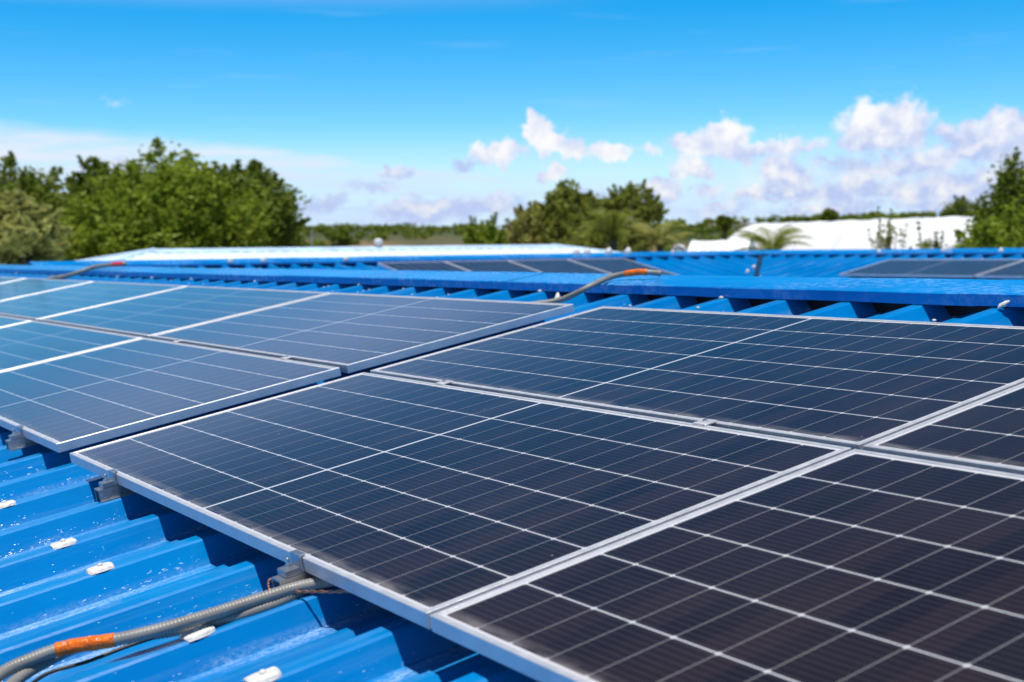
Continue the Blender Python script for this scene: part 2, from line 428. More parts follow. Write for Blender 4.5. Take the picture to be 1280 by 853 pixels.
def child(o, parent=bld):
    mw = o.matrix_world.copy(); o.parent = parent; o.matrix_parent_inverse = parent.matrix_world.inverted() if False else Matrix()
    o.matrix_basis = parent.matrix_world.inverted() @ mw
    return o
bpy.context.view_layer.update()
roof = ribbed(XA, XB, YA, RY - .10, ZR, seg=26, wob=.0025).build('roof', M_BLUE)
roof.matrix_world = TILT
apex = roofp(0, RY, RZ)
BACK = Matrix.Translation((0, 2 * apex.y, 0)) @ Matrix.Rotation(-ALPHA, 4, 'X')
# rear slope: same sheet mirrored about the ridge
rear = MB()
r2 = ribbed(XA, XB, -1.2, RY - .10, ZR)
r2.v = [tuple(Vector((v[0], 2 * apex.y - (TILT @ Vector(v)).y, (TILT @ Vector(v)).z))) for v in r2.v]; r2.f = [tuple(reversed(f)) for f in r2.f]
rear = r2.build('roof', M_BLUE)
# ridge cap: folded sheet in lengths, lip on both sides
def ridge_cap(x0, x1, half, zlip, drop, name='ridge_cap', mat=None, piece=2.4):
    b = MB(); th = .0012
    prof = [(-half, -drop), (-half, 0), (-half * .5, 0.002), (-.02, .002), (0, 0.004)]
    return prof
def cap_mesh(x0, x1, pieces):
    b = MB()
    L = (x1 - x0) / pieces
    for k in range(pieces):
        a, c = x0 + k * L, x0 + (k + 1) * L + (.06 if k < pieces - 1 else 0)
        lift = .0015 * (k % 2)
        pr = [(2.378, ZR + .003), (2.379, -.026), (2.383, -.022), (2.46, -.0235), (RY - .03, RZ + .001), (RY, RZ + .001)]
        front = [TILT @ Vector((0, y, z + lift)) for (y, z) in pr]
        back = [Vector((0, 2 * apex.y - p.y, p.z)) for p in reversed(front[:-1])]
        allp = front + back
        n = 13; vs = []
        for i in range(n):
            x = a + (c - a) * i / (n - 1)
            for q, p in enumerate(allp):
                wv = .004 * noise.noise(Vector((x * 1.6, q * .7, 3))) if 1 < q < len(allp) - 2 else .0025 * noise.noise(Vector((x * 2.2, q, 9)))
                vs.append((x, p.y, p.z + wv))
        m = len(allp); fs = []
        for i in range(n - 1):
            for q in range(m - 1): fs.append((i * m + q, (i + 1) * m + q, (i + 1) * m + q + 1, i * m + q + 1))
        b.add(vs, fs)
    return b
def cap_mat():
    m, nt, b = material('weathered_blue_cap')
    tc = nt.new('ShaderNodeTexCoord').outputs['Object']
    base = nt.mix(nt.step(nt.noise(tc, 1.2, 4), .35, .65), (.0, .20, .58), (.002, .245, .66))
    ch = nt.m('MULTIPLY', nt.step(nt.noise(nt.map(tc, (1.1, 2.6, 1)), 1.1, 4, .6), .42, .62), nt.step(nt.noise(nt.map(tc, (16, 34, 16)), 1.6, 4, .7), .40, .70))
    nt.put(b.inputs['Base Color'], nt.mix(nt.m('MULTIPLY', ch, .34), base, (.40, .57, .88)))
    nt.put(b.inputs['Roughness'], nt.lin(ch, 0, 1, .20, .45))
    bn = nt.new('ShaderNodeBump'); bn.inputs['Strength'].default_value = .16; bn.inputs['Distance'].default_value = .003
    nt.put(bn.inputs['Height'], nt.m('ADD', nt.noise(tc, 4, 3), nt.m('MULTIPLY', nt.noise(nt.map(tc, (40, 40, 40)), 1.5, 3), .07))); nt.l.new(bn.outputs[0], b.inputs['Normal'])
    return m
M_CAP = cap_mat()
cap = cap_mesh(XA, XB, 9).build('ridge_cap', M_CAP)
cl_ = MB(); cl_.box(XA, XB, RY - .135, RY - .105, ZR - .056, RZ - .004, TILT)  # added dark strip, blocks light so the openings under the cap stay black
light_block = cl_.build('cap_light_block', M_BLACK)
for o in (roof, rear, cap, light_block): child(o)
bpy.context.view_layer.update()
# walls under the eaves
wl = MB()
ye = roofp(0, YA + .35, ZR - .05); yb = 2 * apex.y - roofp(0, -1.0, 0).y
wl.box(XA + .4, XB - .4, ye.y, ye.y + .12, GZ, ye.z - .02); wl.box(XA + .4, XB - .4, yb - .12, yb, GZ, roofp(0, -1.0, ZR - .06).z)
for xx in (XA + .4, XB - .52):
    vs = [(xx + dx_, y, z) for dx_ in (0, .12) for (y, z) in ((ye.y + .12, GZ), (yb - .12, GZ), (yb - .12, roofp(0, -1.0, ZR - .06).z), (apex.y, apex.z - .12), (ye.y + .12, ye.z - .02))]
    wl.add(vs, [(0, 1, 2, 3, 4), (9, 8, 7, 6, 5)] + [(i, 5 + i, 5 + (i + 1) % 5, (i + 1) % 5) for i in range(5)])
child(wl.build('wall', M_WALL))

def fix_pad(x, y, z=ZR, s=.82, parent=None):
    """white saddle washer with a screw head, sitting over a rib"""
    b = MB(); rr = random.Random(int(x * 1000) + int(y * 77))
    M = TILT @ Matrix.Translation((x, y, z + .0005)) @ Matrix.Rotation(rr.uniform(-.12, .12), 4, 'Z')
    a, c = .023 * s, .034 * s
    prof = [(-a - .004, -.005), (-a, .001), (-a * .55, .0045), (a * .55, .0045), (a, .001), (a + .004, -.005)]
    vs = []
    ys = [-c, -c * .8, -c * .3, c * .35, c * .85, c]
    for yi, yy in enumerate(ys):
        k = 1 - .22 * (abs(yy) / c) ** 3
        for (px, pz) in prof: vs.append((px * k, yy + rr.uniform(-.002, .002), pz + (.0025 if 0 < yi < 5 else 0) + rr.uniform(-.0006, .0006)))
    n = len(prof); fs = []
    for i in range(len(ys) - 1):
        for j in range(n - 1): fs.append((i * n + j, i * n + j + 1, (i + 1) * n + j + 1, (i + 1) * n + j))
    fs.append(tuple(reversed(range(n)))); fs.append(tuple(range((len(ys) - 1) * n, len(ys) * n)))
    b.add([M @ Vector(v) for v in vs], fs)
    b.tube([M @ Vector((0, .002, .004)), M @ Vector((0, .002, .0095)), M @ Vector((0, .002, .012))], [.0075 * s, .0075 * s, .004 * s], 8)
    return child(b.build('screw_pad', M_WHITE), roof)
for k in (0, 2, 3, 5, 6): fix_pad(.14 + .30 * k, -.228)
fix_pad(.14 + .30 * 8, -.228); fix_pad(.14 - .30 * 3, -.23)

def blob(name, x, y, z, s, tail=0.):
    """a lump of white sealant over a screw"""
    b = MB(); rr = random.Random(int(x * 991))
    pts = []
    n = 5
    for i in range(n):
        t = i / (n - 1)
        pts.append(TILT @ Vector((x + (t - .5) * s * 1.5 + rr.uniform(-.2, .2) * s, y + rr.uniform(-.25, .25) * s + tail * t * s, z + s * .3 + tail * t * s * .6)))
    b.tube(pts, [s * .18, s * .42, s * .5, s * .38, s * .15], 7)
    return child(b.build(name, M_WHITE, smooth=True), cap if y > 2.34 else roof)
yl_ = 2.366
for (px, py) in ((913, 367), (690, 362), (438, 353), (450, 351.5), (340, 345.5), (262, 341.5), (228, 339), (182, 336.5), (66, 331)):
    q = onplane(px, py, ZR + .012)
    k = round((q.x - .14) / RP)
    blob('sealant_lump', .14 + RP * k, yl_, ZR, .014)
q = onplane(1258, 381, ZR + .01); blob('sealant_lump', q.x, yl_ - .012, ZR, .017, 1.6)
for (px, py) in ((1165, 405), (785, 385.5), (870, 388)):
    q = onplane(px, py, ZR); blob('sealant_lump', q.x, q.y + .012, ZR + .004, .010)
for i in range(26):      # white screw heads and drips down the far part of the sheet
    px = random.uniform(120, 640); q = onplane(px, 340 + (px - 120) * .055 + random.uniform(-1, 3), ZR)
    k = round((q.x - .14) / RP); blob('sealant_lump', .14 + RP * k, random.uniform(2.05, 2.33), ZR, .008)

# ------------------------------------------------------------------ clamps
def end_clamp(x, y, z, label, h=0.):
    M = TILT @ Matrix.Translation((x, y, z))
    e = empty('end_clamp', M); tag(e, label, 'clamp', 'aluminium end clamps on the lower panel frames')
    w_ = .028; zt = -PH - .001
    b = MB(); z0 = ZR + .001; w2 = w_ * .72; t = .0035      # short hat-shaped rail along the rib
    pr = [(-w_, z0), (-w_, z0 + t), (-w2, z0 + t), (-w2, zt), (w2, zt), (w2, z0 + t), (w_, z0 + t), (w_, z0), (w2 - t, z0), (w2 - t, zt - t), (-w2 + t, zt - t), (-w2 + t, z0)]
    n_ = len(pr); vs = [(px, y_, pz) for y_ in (-.052, .13) for (px, pz) in pr]
    b.add(vs, [(i, i + n_, (i + 1) % n_ + n_, (i + 1) % n_) for i in range(n_)] + [(0, 1, 2, 11), (2, 3, 10, 11), (3, 4, 9, 10), (4, 5, 8, 9), (5, 6, 7, 8)] + [tuple(n_ + q for q in f) for f in ((11, 2, 1, 0), (11, 10, 3, 2), (10, 9, 4, 3), (9, 8, 5, 4), (8, 7, 6, 5))])
    b.build('rail', M_ALU_D, e)
    c = MB()     # clamp: foot block, upright and the lip over the frame, one bent section
    h_ = .020
    pr = [(-.038, zt + .001), (-.038, zt + .0115), (-.036, zt + .013), (-.0065, zt + .013), (-.0065, .0058), (.0078, .0058), (.0078, .0030), (-.0015, .0030), (-.0015, zt + .001)]
    n_ = len(pr); vs = [(x_, py, pz) for x_ in (-h_, h_) for (py, pz) in pr]
    c.add(vs, [(i, (i + 1) % n_, (i + 1) % n_ + n_, i + n_) for i in range(n_)] + [(8, 3, 2, 1, 0), (8, 7, 4, 3), (7, 6, 5, 4)] + [tuple(n_ + q for q in f) for f in ((0, 1, 2, 3, 8), (3, 4, 7, 8), (4, 5, 6, 7))])
    c.build('clamp_block', M_ALU_D, e)
    d_ = MB()
    d_.tube([(0, -.021, zt + .0135), (0, -.021, zt + .020)], .0085, 6)
    d_.tube([(0, -.021, zt + .0202), (0, -.021, zt + .031), (0, -.021, zt + .033)], [.0045, .0045, .0028], 8)
    d_.build('bolt', M_BOLT, e)
    return e
q = onplane(145, 600, -.02); end_clamp(q.x, 0, 0, 'aluminium end clamp at the left end of the middle foreground panel')
q2 = onplane(378, 706, -.02); end_clamp(q2.x, 0, 0, 'aluminium end clamp beside the grey conduit end and copper wire')
BRX = q2.x
q = onplane(17, 543, -.02); end_clamp(q.x, Y0, H0, 'aluminium end clamp under the lower left panel row at the photo edge')
def mid_clamp(x, y, z, label):
    e = empty('mid_clamp', TILT @ Matrix.Translation((x, y, z))); tag(e, label, 'clamp', 'mid clamps between the two panel rows')
    b = MB(); b.cbox(-.022, .022, -GY / 2 - .008, GY / 2 + .008, .0008, .0038, .001)
    b.build('clamp_plate', M_ALU, e)
    d_ = MB(); d_.tube([(0, 0, .0039), (0, 0, .0085)], .0065, 6); d_.build('bolt', M_BOLT, e)
for (px, py, yy, zz, lb) in ((556, 479, PW + GY / 2, 0, 'small mid clamp above the upper left part of the middle foreground panel'),
                             (888, 527, PW + GY / 2, 0, 'small mid clamp just left of where four right-hand panels meet'),
                             (354, 449, Y0 + PW + GY2 / 2, H0, 'mid clamp in the row gap of the left block, nearest the stepped end'),
                             (222, 427, Y0 + PW + GY2 / 2, H0, 'mid clamp in the row gap of the left block, farther from the stepped end')):
    q = onplane(px, py, zz); mid_clamp(q.x, yy, zz, lb)

# ------------------------------------------------------------------ conduits
def spline(pts, n):
    pts = [Vector(p) for p in pts]; P_ = [pts[0] * 2 - pts[1]] + pts + [pts[-1] * 2 - pts[-2]]
    out = []
    for i in range(1, len(P_) - 2):
        for k in range(n):
            t = k / n
            a, b_, c, d_ = P_[i - 1:i + 3]
            out.append(.5 * ((2 * b_) + (c - a) * t + (2 * a - 5 * b_ + 4 * c - d_) * t * t + (3 * b_ - a - 3 * c + d_) * t ** 3))
    out.append(pts[-1]); return out
def resample(pts, step):
    out = [pts[0]]; acc = 0.
    for a, b_ in zip(pts, pts[1:]):
        L = (b_ - a).length; t = step - acc
        while t <= L: out.append(a + (b_ - a) * (t / L)); t += step
        acc = L - (t - step)
    return out
def conduit(name, path, rad, label, pitch=.0065, tape=None, tmat=None, n=10, cat='conduit', group=None):
    pts = resample(spline(path, 24), pitch / 3)
    e = empty(name, Matrix.Translation(pts[0])); tag(e, label, cat, group)
    prof = [rad * .88, rad, rad * .97]
    b = MB(); b.tube([p - pts[0] for p in pts], [prof[i % 3] for i in range(len(pts))], n)
    b.build('hose', M_COND, e, smooth=True)
    if tape:
        i0, i1 = int(len(pts) * tape[0]), int(len(pts) * tape[1])
        c = MB(); seg = [p - pts[0] for p in pts[i0:i1:2]]
        c.tube(seg, [rad * (1.10 + .07 * noise.noise(Vector((i * .35, 0, rad * 50)))) for i in range(len(seg))], 12)
        c.build('tape', tmat, e, smooth=True)
    return e
def rpt(u, v, h): q = onplane(u, v, ZR + h); return TILT @ q
CR_ = .0118
conduit('flexible_conduit', [rpt(-60, 905, .02), rpt(-5, 847, .03), rpt(45, 822, .032), rpt(86, 809, .034), rpt(150, 799, .034), rpt(215, 783, .03), rpt(290, 760, .022), rpt(340, 744, .02), rpt(378, 733, .018), TILT @ Vector((BRX + .09, .06, -.045))], CR_,
        'grey corrugated conduit wrapped in orange tape on the near blue sheet', tape=(.325, .455), tmat=M_ORANGE, group='grey conduits on the near roof')
conduit('flexible_conduit', [rpt(-30, 905, .004), rpt(18, 853, .012), rpt(60, 826, .014), rpt(100, 808, .012), rpt(160, 797, .014), rpt(220, 788, .006), rpt(290, 772, .004), rpt(350, 752, .004), TILT @ Vector((BRX + .02, .04, ZR + .012))], CR_ * .95,
        'grey corrugated conduit without tape, lying lower beside the orange taped one', group='grey conduits on the near roof')
bl_ = MB(); bl_.tube(resample(spline([rpt(30, 862, .0), rpt(60, 842, .004), rpt(110, 827, .002), rpt(160, 808, .006), rpt(200, 795, .004)], 12), .01), .0035, 7)  # added dark strip drawn where the conduit's shadow falls on the sheet
tag(bl_.build('dark_shade_strip', M_BLACK, smooth=True), 'thin dark strip standing in for the conduit shadow below the orange tape', 'shadow strip')
# copper earth wire twisted about the clamp
cw_ = MB()
pw = spline([TILT @ Vector((BRX - .03, -.03, -.045)), TILT @ Vector((BRX - .038, -.05, -.040)), TILT @ Vector((BRX - .02, -.06, -.050)), TILT @ Vector((BRX + .012, -.062, -.052)), TILT @ Vector((BRX + .055, -.03, -.050)), TILT @ Vector((BRX + .12, .0, -.046)), TILT @ Vector((BRX + .18, .04, -.045))], 20)
for ph_ in (0, math.pi):
    cw_.tube([p + Vector((math.cos(i * .55 + ph_), 0, math.sin(i * .55 + ph_))) * .0018 for i, p in enumerate(pw)], .0017, 6)
tag(cw_.build('earth_wire', M_COPPER, smooth=True), 'thin twisted copper wire looped round the clamp at the conduit end', 'wire')

def over(u, v, y, h):
    """point on pixel column u with roof coordinate y, h above the cap"""
    q = onplane(u, v, RZ + h); return TILT @ q
conduit('flexible_conduit', [TILT @ onplane(655, 382, ZR + .012), TILT @ onplane(697, 376, ZR + .012), TILT @ onplane(718, 368, ZR + .035), TILT @ onplane(740, 357, RZ + .025), TILT @ onplane(765, 346, RZ + .026), TILT @ onplane(792, 341, RZ + .035), TILT @ onplane(808, 340.5, RZ + .035), TILT @ onplane(826, 342, RZ + .02)], .0125,
        'grey conduit rising over the ridge cap with an orange tape joint', tape=(.77, .93), tmat=M_ORANGE)
conduit('flexible_conduit', [TILT @ onplane(60, 349, ZR + .01), TILT @ onplane(82, 345.5, ZR + .02), TILT @ onplane(100, 340, RZ + .01), TILT @ onplane(118, 334, RZ + .03), TILT @ onplane(140, 331, RZ + .05), TILT @ onplane(156, 330.0, RZ + .05)], .019,
        'thin grey conduit with red tape crossing the far left end of the ridge cap', tape=(.84, .99), tmat=M_RED)
tie = MB(); c0 = TILT @ onplane(697, 375, ZR + .012)
tie.tube([c0 + Vector((0, -.004, -.012)), c0 + Vector((0, 0, .004)), c0 + Vector((-.004, .004, .03))], [.012, .015, .004], 8)
tag(tie.build('cable_tie', M_WHITE, smooth=True), 'white sealant tie holding the conduit to the rib beside the panel corner', 'cable tie')

# ------------------------------------------------------------------ blue building behind: two slopes meeting in a valley
T = math.tan(ALPHA); WX, WZ, RYY = -12., EYE.z - .10, 13.9
b2 = empty('metal_building', Matrix.Translation((-8, 9, GZ)))
tag(b2, 'blue metal roof behind the ridge, two slopes meeting in a dark valley', 'building')
bpy.context.view_layer.update()
ca, sa = math.cos(ALPHA), math.sin(ALPHA)
# west slope: local y runs up the slope (towards -X), local x runs along +Y
MW = Matrix(((0, -ca, sa, WX), (1, 0, 0, 0), (0, sa, ca, WZ), (0, 0, 0, 1)))
y0_ = lambda x: -min(4.6, max(.05, (RYY - x) / ca)) if x > RYY - 4.6 * ca else -4.6
s1 = ribbed(2.78, RYY - .06, y0_, -.10, -.015, phase=.14)
MR = Matrix(((1, 0, 0, 0), (0, ca, -sa, RYY), (0, sa, ca, WZ), (0, 0, 0, 1)))
y1_ = lambda x: -min(4.6, max(.05, (x - WX) / ca))
s2 = ribbed(WX + .06, 3., y1_, -.10, -.015, phase=.14)
child(s1.build('roof', M_BLUE, M=MW), b2); child(s2.build('roof', M_BLUE, M=MR), b2)
def strip(p0, p1, dirs, half, drop, lift, mat, name='ridge_cap'):
    """folded cap between p0 and p1; dirs: the two downslope directions"""
    b = MB(); n = 24; vs = []
    for i in range(n + 1):
        p = p0.lerp(p1, i / n)
        lz = .006 * noise.noise(Vector((i * .7, 0, 5)))
        a_, c_ = dirs
        for q in (p + a_ * half + Vector((0, 0, lift - drop)), p + a_ * half + Vector((0, 0, lift + lz)), p + Vector((0, 0, lift + .004 + lz)), p + c_ * half + Vector((0, 0, lift + lz)), p + c_ * half + Vector((0, 0, lift - drop))): vs.append(q)
    fs = [(i * 5 + q, (i + 1) * 5 + q, (i + 1) * 5 + q + 1, i * 5 + q + 1) for i in range(n) for q in range(4)]
    b.add(vs, fs); return b.build(name, mat)
dE = Vector((ca, 0, -sa)); dWst = Vector((-ca, 0, -sa)); dS = Vector((0, -ca, -sa)); dN = Vector((0, ca, -sa))
child(strip(Vector((WX, 2.72, WZ)), Vector((WX, RYY + .2, WZ)), (dE, dWst), .25, .028, .012, M_CAP), b2)
child(strip(Vector((WX + .26, RYY, WZ + .001)), Vector((3.1, RYY, WZ + .001)), (dS, dN), .25, .028, .012, M_CAP), b2)
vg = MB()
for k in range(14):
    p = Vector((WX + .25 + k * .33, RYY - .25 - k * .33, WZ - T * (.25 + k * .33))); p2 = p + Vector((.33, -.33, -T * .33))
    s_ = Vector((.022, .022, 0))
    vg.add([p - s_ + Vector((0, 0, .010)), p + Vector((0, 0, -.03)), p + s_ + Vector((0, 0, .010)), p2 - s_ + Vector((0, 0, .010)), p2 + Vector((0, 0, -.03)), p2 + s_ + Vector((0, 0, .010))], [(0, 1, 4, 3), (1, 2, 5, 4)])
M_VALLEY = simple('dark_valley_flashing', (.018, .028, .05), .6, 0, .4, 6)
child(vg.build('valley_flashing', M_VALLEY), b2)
bk = MB()     # rear slopes, plain sheets out of sight behind the caps, and walls
bk.add([(WX - .12, 2.78, WZ - .06), (WX - .12, RYY + 4, WZ - .06), (WX - 4, RYY + 4, WZ - .06 - 3.9 * T), (WX - 4, 2.78, WZ - .06 - 3.9 * T)], [(0, 1, 2, 3)])
bk.add([(WX - .12, RYY + .12, WZ - .065), (3, RYY + .12, WZ - .065), (3, RYY + 4, WZ - .06 - 3.9 * T), (WX - .12, RYY + 4, WZ - .06 - 3.9 * T)], [(0, 1, 2, 3)])
child(bk.build('roof', M_BLUE), b2)
wl = MB(); ze = WZ - 4.1 * T - .1
wl.box(WX - 3.6, WX - 3.5, 2.9, RYY + 3.6, GZ, WZ - 3.7 * T - .12); wl.box(WX - 3.5, 2.8, RYY + 3.5, RYY + 3.6, GZ, WZ - 3.7 * T - .12)
wl.box(2.7, 2.8, RYY - 3.9, RYY + 3.5, GZ, ze); wl.box(WX + 4.1, 2.7, RYY - 4.1, RYY - 4.0, GZ, ze); wl.box(WX + 4.0, WX + 4.1, 6, RYY - 4.1, GZ, ze)
child(wl.build('wall', M_WALL), b2)
def lump2(p, s, mat=M_WHITE):
    b = MB(); b.tube([p + Vector((0, 0, -.2 * s)), p + Vector((0, 0, .1 * s)), p + Vector((.1 * s, 0, .5 * s)), p + Vector((.15 * s, .05 * s, .8 * s))], [.5 * s, .55 * s, .4 * s, .12 * s], 7)
    return child(b.build('sealant_lump', mat, smooth=True), b2)
def on_w(u, down, lift=.01):
    X = WX + down * ca; k = (u - 640) / FPX
    D = (EYE.x - X) / (-(CF.x / Vector((CF.x, CF.y)).length) - (CR.x / Vector((CR.x, CR.y)).length) * k)
    p = at(u, D, 0); p.z = WZ - sa * down + lift; return p
def on_r(u, down, lift=.01):
    Y = RYY - down * ca; k = (u - 640) / FPX
    D = (Y - EYE.y) / (CF.y / Vector((CF.x, CF.y)).length + CR.y / Vector((CR.x, CR.y)).length * k)
    p = at(u, D, 0); p.z = WZ - sa * down + lift; return p
for u in (290, 331, 434, 722, 735, 762, 786, 842): lump2(on_w(u, .1 if u > 700 else .24, .02), .07 if u < 700 else (.11 if u < 790 else .05))
for (u, dn) in ((935, 1.6), (943, 1.3), (951, 2.1)): lump2(on_w(u, dn), .055)
for (u, dn) in ((1031, 2.3), (1051, 2.3), (1099, .2), (1251, .2), (1180, .15), (1186, .05)): lump2(on_r(u, dn), .065 if u < 1150 or u > 1200 else .09)
# four panels on the west slope, two and a half on the right slope
SEG = ['leftmost of the four distant solar panels left of the orange taped ridge conduit',
       'second from left of the four distant solar panels behind the ridge',
       'third from left of the four distant solar panels behind the ridge',
       'rightmost of the four distant solar panels, just above the orange conduit tape']
for k in range(4):
    top = Vector((WX + .62 * ca, 6.82 + k * (PW + .014) + PW, WZ - .62 * sa + .055))
    u_ = Vector((-ca, 0, sa)); n_ = Vector((sa, 0, ca)); yv = Vector((0, -1, 0))
    org = top - u_ * PL
    Mp = Matrix(((u_.x, yv.x, n_.x, org.x), (u_.y, yv.y, n_.y, org.y), (u_.z, yv.z, n_.z, org.z), (0, 0, 0, 1)))
    panel(Mp, SEG[k], 'row of four distant panels on the blue roof behind')
SR = ['whole distant solar panel on the right-hand blue slope under the far ridge',
      'distant solar panel on the far right-hand slope, cut by the photo edge']
for k in range(2):
    org = Vector((-8.57 + k * (PL + .035), RYY - (.95 + PW) * ca, WZ - (.95 + PW) * sa + .06))
    Mp = Matrix.Translation(org) @ TILT
    panel(Mp, SR[k], 'distant panels on the right-hand far slope')

# ------------------------------------------------------------------ pale hipped roof farther back
b3 = empty('pale_building', Matrix.Translation((-25, 13.6, GZ)))
tag(b3, 'long low building with pale hipped roof in front of the trees', 'building')
bpy.context.view_layer.update()
ZP = EYE.z + .05; xr, ya_, yb_ = -25., 8.4, 18.8; wd = 4.2; dr_ = wd * .19
h = MB()
A_, B_ = Vector((xr, ya_, ZP)), Vector((xr, yb_, ZP))
c = [Vector((xr + wd, ya_ - wd, ZP - dr_)), Vector((xr + wd, yb_ + wd, ZP - dr_)), Vector((xr - wd, yb_ + wd, ZP - dr_)), Vector((xr - wd, ya_ - wd, ZP - dr_))]
h.add([A_, B_] + c, [(0, 2, 3, 1), (1, 3, 4), (1, 4, 5, 0), (0, 5, 2), (2, 5, 4, 3)])
for k in range(62):
    y = ya_ - wd + .3 + k * .3
    if y > yb_ + wd: break
    top = max(0., ya_ - y, y - yb_)
    if top > wd - .2: continue
    p0 = Vector((xr + wd, y, ZP - dr_)); p1 = Vector((xr + top, y, ZP - top * .19))
    o_ = Vector((0, .03, 0)); up = Vector((0, 0, .035))
    h.add([p0 - o_, p0 + up * 1., p0 + o_, p1 - o_, p1 + up, p1 + o_], [(0, 1, 4, 3), (1, 2, 5, 4)])
child(h.build('roof', M_PALE), b3)
cp = strip(A_ + Vector((0, -.1, 0)), B_ + Vector((0, .1, 0)), (Vector((.98, 0, -.19)), Vector((-.98, 0, -.19))), .42, .05, .03, M_PALEC); child(cp, b3)
for (p0, p1) in ((A_, c[0]), (A_, c[3]), (B_, c[1]), (B_, c[2])):
    hp = MB(); hp.tube([p0 + Vector((0, 0, .005)), p1 + Vector((0, 0, .005))], .05, 8); child(hp.build('hip_cap', M_PALEC), b3)
wl = MB(); wl.box(xr - wd + .3, xr + wd - .3, ya_ - wd + .3, yb_ + wd - .3, GZ, ZP - dr_ - .02); child(wl.build('wall', M_WALL), b3)
vt = MB(); pv = at(512, 31.0, ZP + .03); pv.x = xr + .1
vt.tube([pv + Vector((0, 0, -.05)), pv + Vector((0, 0, .07)), pv + Vector((0, 0, .07)), pv + Vector((0, 0, .12)), pv + Vector((0, 0, .17)), pv + Vector((0, 0, .19))], [.05, .05, .09, .11, .08, .02], 10)
child(vt.build('roof_vent', M_WHITE, smooth=True), b3)
ms = MB(); pm = at(392, 38, GZ); ms.tube([pm, Vector((pm.x, pm.y, EYE.z + .6))], [.022, .014], 6)
tag(ms.build('mast', M_ALU_D), 'thin grey mast behind the pale roof, right of the big trees', 'mast')

# ------------------------------------------------------------------ ground and hills
def ground_mat():
    m, nt, b = material('dry_grassland')
    g = nt.new('ShaderNodeNewGeometry').outputs['Position']
    f1 = nt.noise(g, .02, 6, .6); f2 = nt.noise(g, .35, 4, .6); f3 = nt.noise(nt.map(g, (1, 1, 4)), .008, 4, .55)
    c = nt.mix(nt.step(f1, .35, .65), (.035, .06, .014), (.075, .08, .024))
    c = nt.mix(nt.step(f3, .51, .58), c, (.26, .16, .085))
    c = nt.mix(nt.m('MULTIPLY', nt.step(f2, .4, .7), .5), c, (.035, .06, .016))
    nt.put(b.inputs['Base Color'], c); b.inputs['Roughness'].default_value = .95
    return m
M_GROUND = ground_mat()
def hz(x, y):
    r = math.hypot(x - EYE.x, y - EYE.y)
    t = min(1., max(0., (r - 85.) / 190.)); t = t * t * (3 - 2 * t)
    n_ = noise.fractal(Vector((x * .006, y * .006, 1.7)), 1., 2., 4)
    return GZ + t * (8.6 + 2.2 * n_) - max(0., (r - 420) * .004)
rad = [0, 10, 20, 30, 45, 60, 75, 90, 105, 120, 135, 150, 165, 180, 195, 210, 225, 240, 255, 270, 290, 310, 330, 360, 400, 460, 540, 700, 1000, 1600, 2600, 4200]
NA = 180; gv = [(EYE.x, EYE.y, GZ)]; gf = []
for r_ in rad[1:]:
    for k in range(NA):
        a = 2 * math.pi * k / NA; x, y = EYE.x + r_ * math.cos(a), EYE.y + r_ * math.sin(a); gv.append((x, y, hz(x, y)))
for k in range(NA): gf.append((0, 1 + k, 1 + (k + 1) % NA))
for i in range(len(rad) - 2):
    for k in range(NA):
        a = 1 + i * NA + k; b_ = 1 + i * NA + (k + 1) % NA; gf.append((a, a + NA, b_ + NA, b_))
gm_ = MB(); gm_.v = gv; gm_.f = gf; gm_.mi = [0] * len(gf)
structure(gm_.build('ground', M_GROUND, smooth=True))

# ------------------------------------------------------------------ vegetation
def leaf_mat(name, c1, c2, c3, trans=.46):
    m, nt, b = material(name)
    g = nt.new('ShaderNodeNewGeometry')
    f = nt.noise(g.outputs['Position'], 1.1, 3, .6); f2 = nt.noise(g.outputs['Position'], 9, 2, .6)
    c = nt.mix(nt.step(f, .3, .7), c1, c2); c = nt.mix(nt.m('MULTIPLY', nt.step(f2, .45, .75), .7), c, c3)
    nt.put(b.inputs['Base Color'], c); b.inputs['Roughness'].default_value = .6; b.inputs['Specular IOR Level'].default_value = .25
    tr = nt.new('ShaderNodeBsdfTranslucent'); nt.put(tr.inputs[0], c)
    mx = nt.new('ShaderNodeMixShader'); mx.inputs[0].default_value = trans
    nt.l.new(b.outputs[0], mx.inputs[1]); nt.l.new(tr.outputs[0], mx.inputs[2]); nt.l.new(mx.outputs[0], nt.n['Material Output'].inputs[0])
    return m
L_GREEN = leaf_mat('bright_green_leaves', (0.154, 0.2175, 0.0165), (0.281, 0.3697, 0.0303), (0.435, 0.464, 0.055))
L_DARK = leaf_mat('deep_green_leaves', (0.1088, 0.1595, 0.0193), (0.1995, 0.261, 0.0275), (0.3443, 0.3625, 0.0482))
L_OLIVE = leaf_mat('olive_yellow_leaves', (.26, .27, .06), (.42, .42, .12), (.55, .52, .20))
L_MID = leaf_mat('dusty_green_leaves', (.17, .21, .03), (.30, .33, .05), (.42, .42, .12), .5)
L_PINE = leaf_mat('blue_green_needles', (0.0229, 0.06, 0.0264), (0.0445, 0.102, 0.036), (0.089, 0.144, 0.06))
M_BARK = simple('grey_brown_bark', (.11, .085, .06), .9, 0, .3, 9, .5, 30)

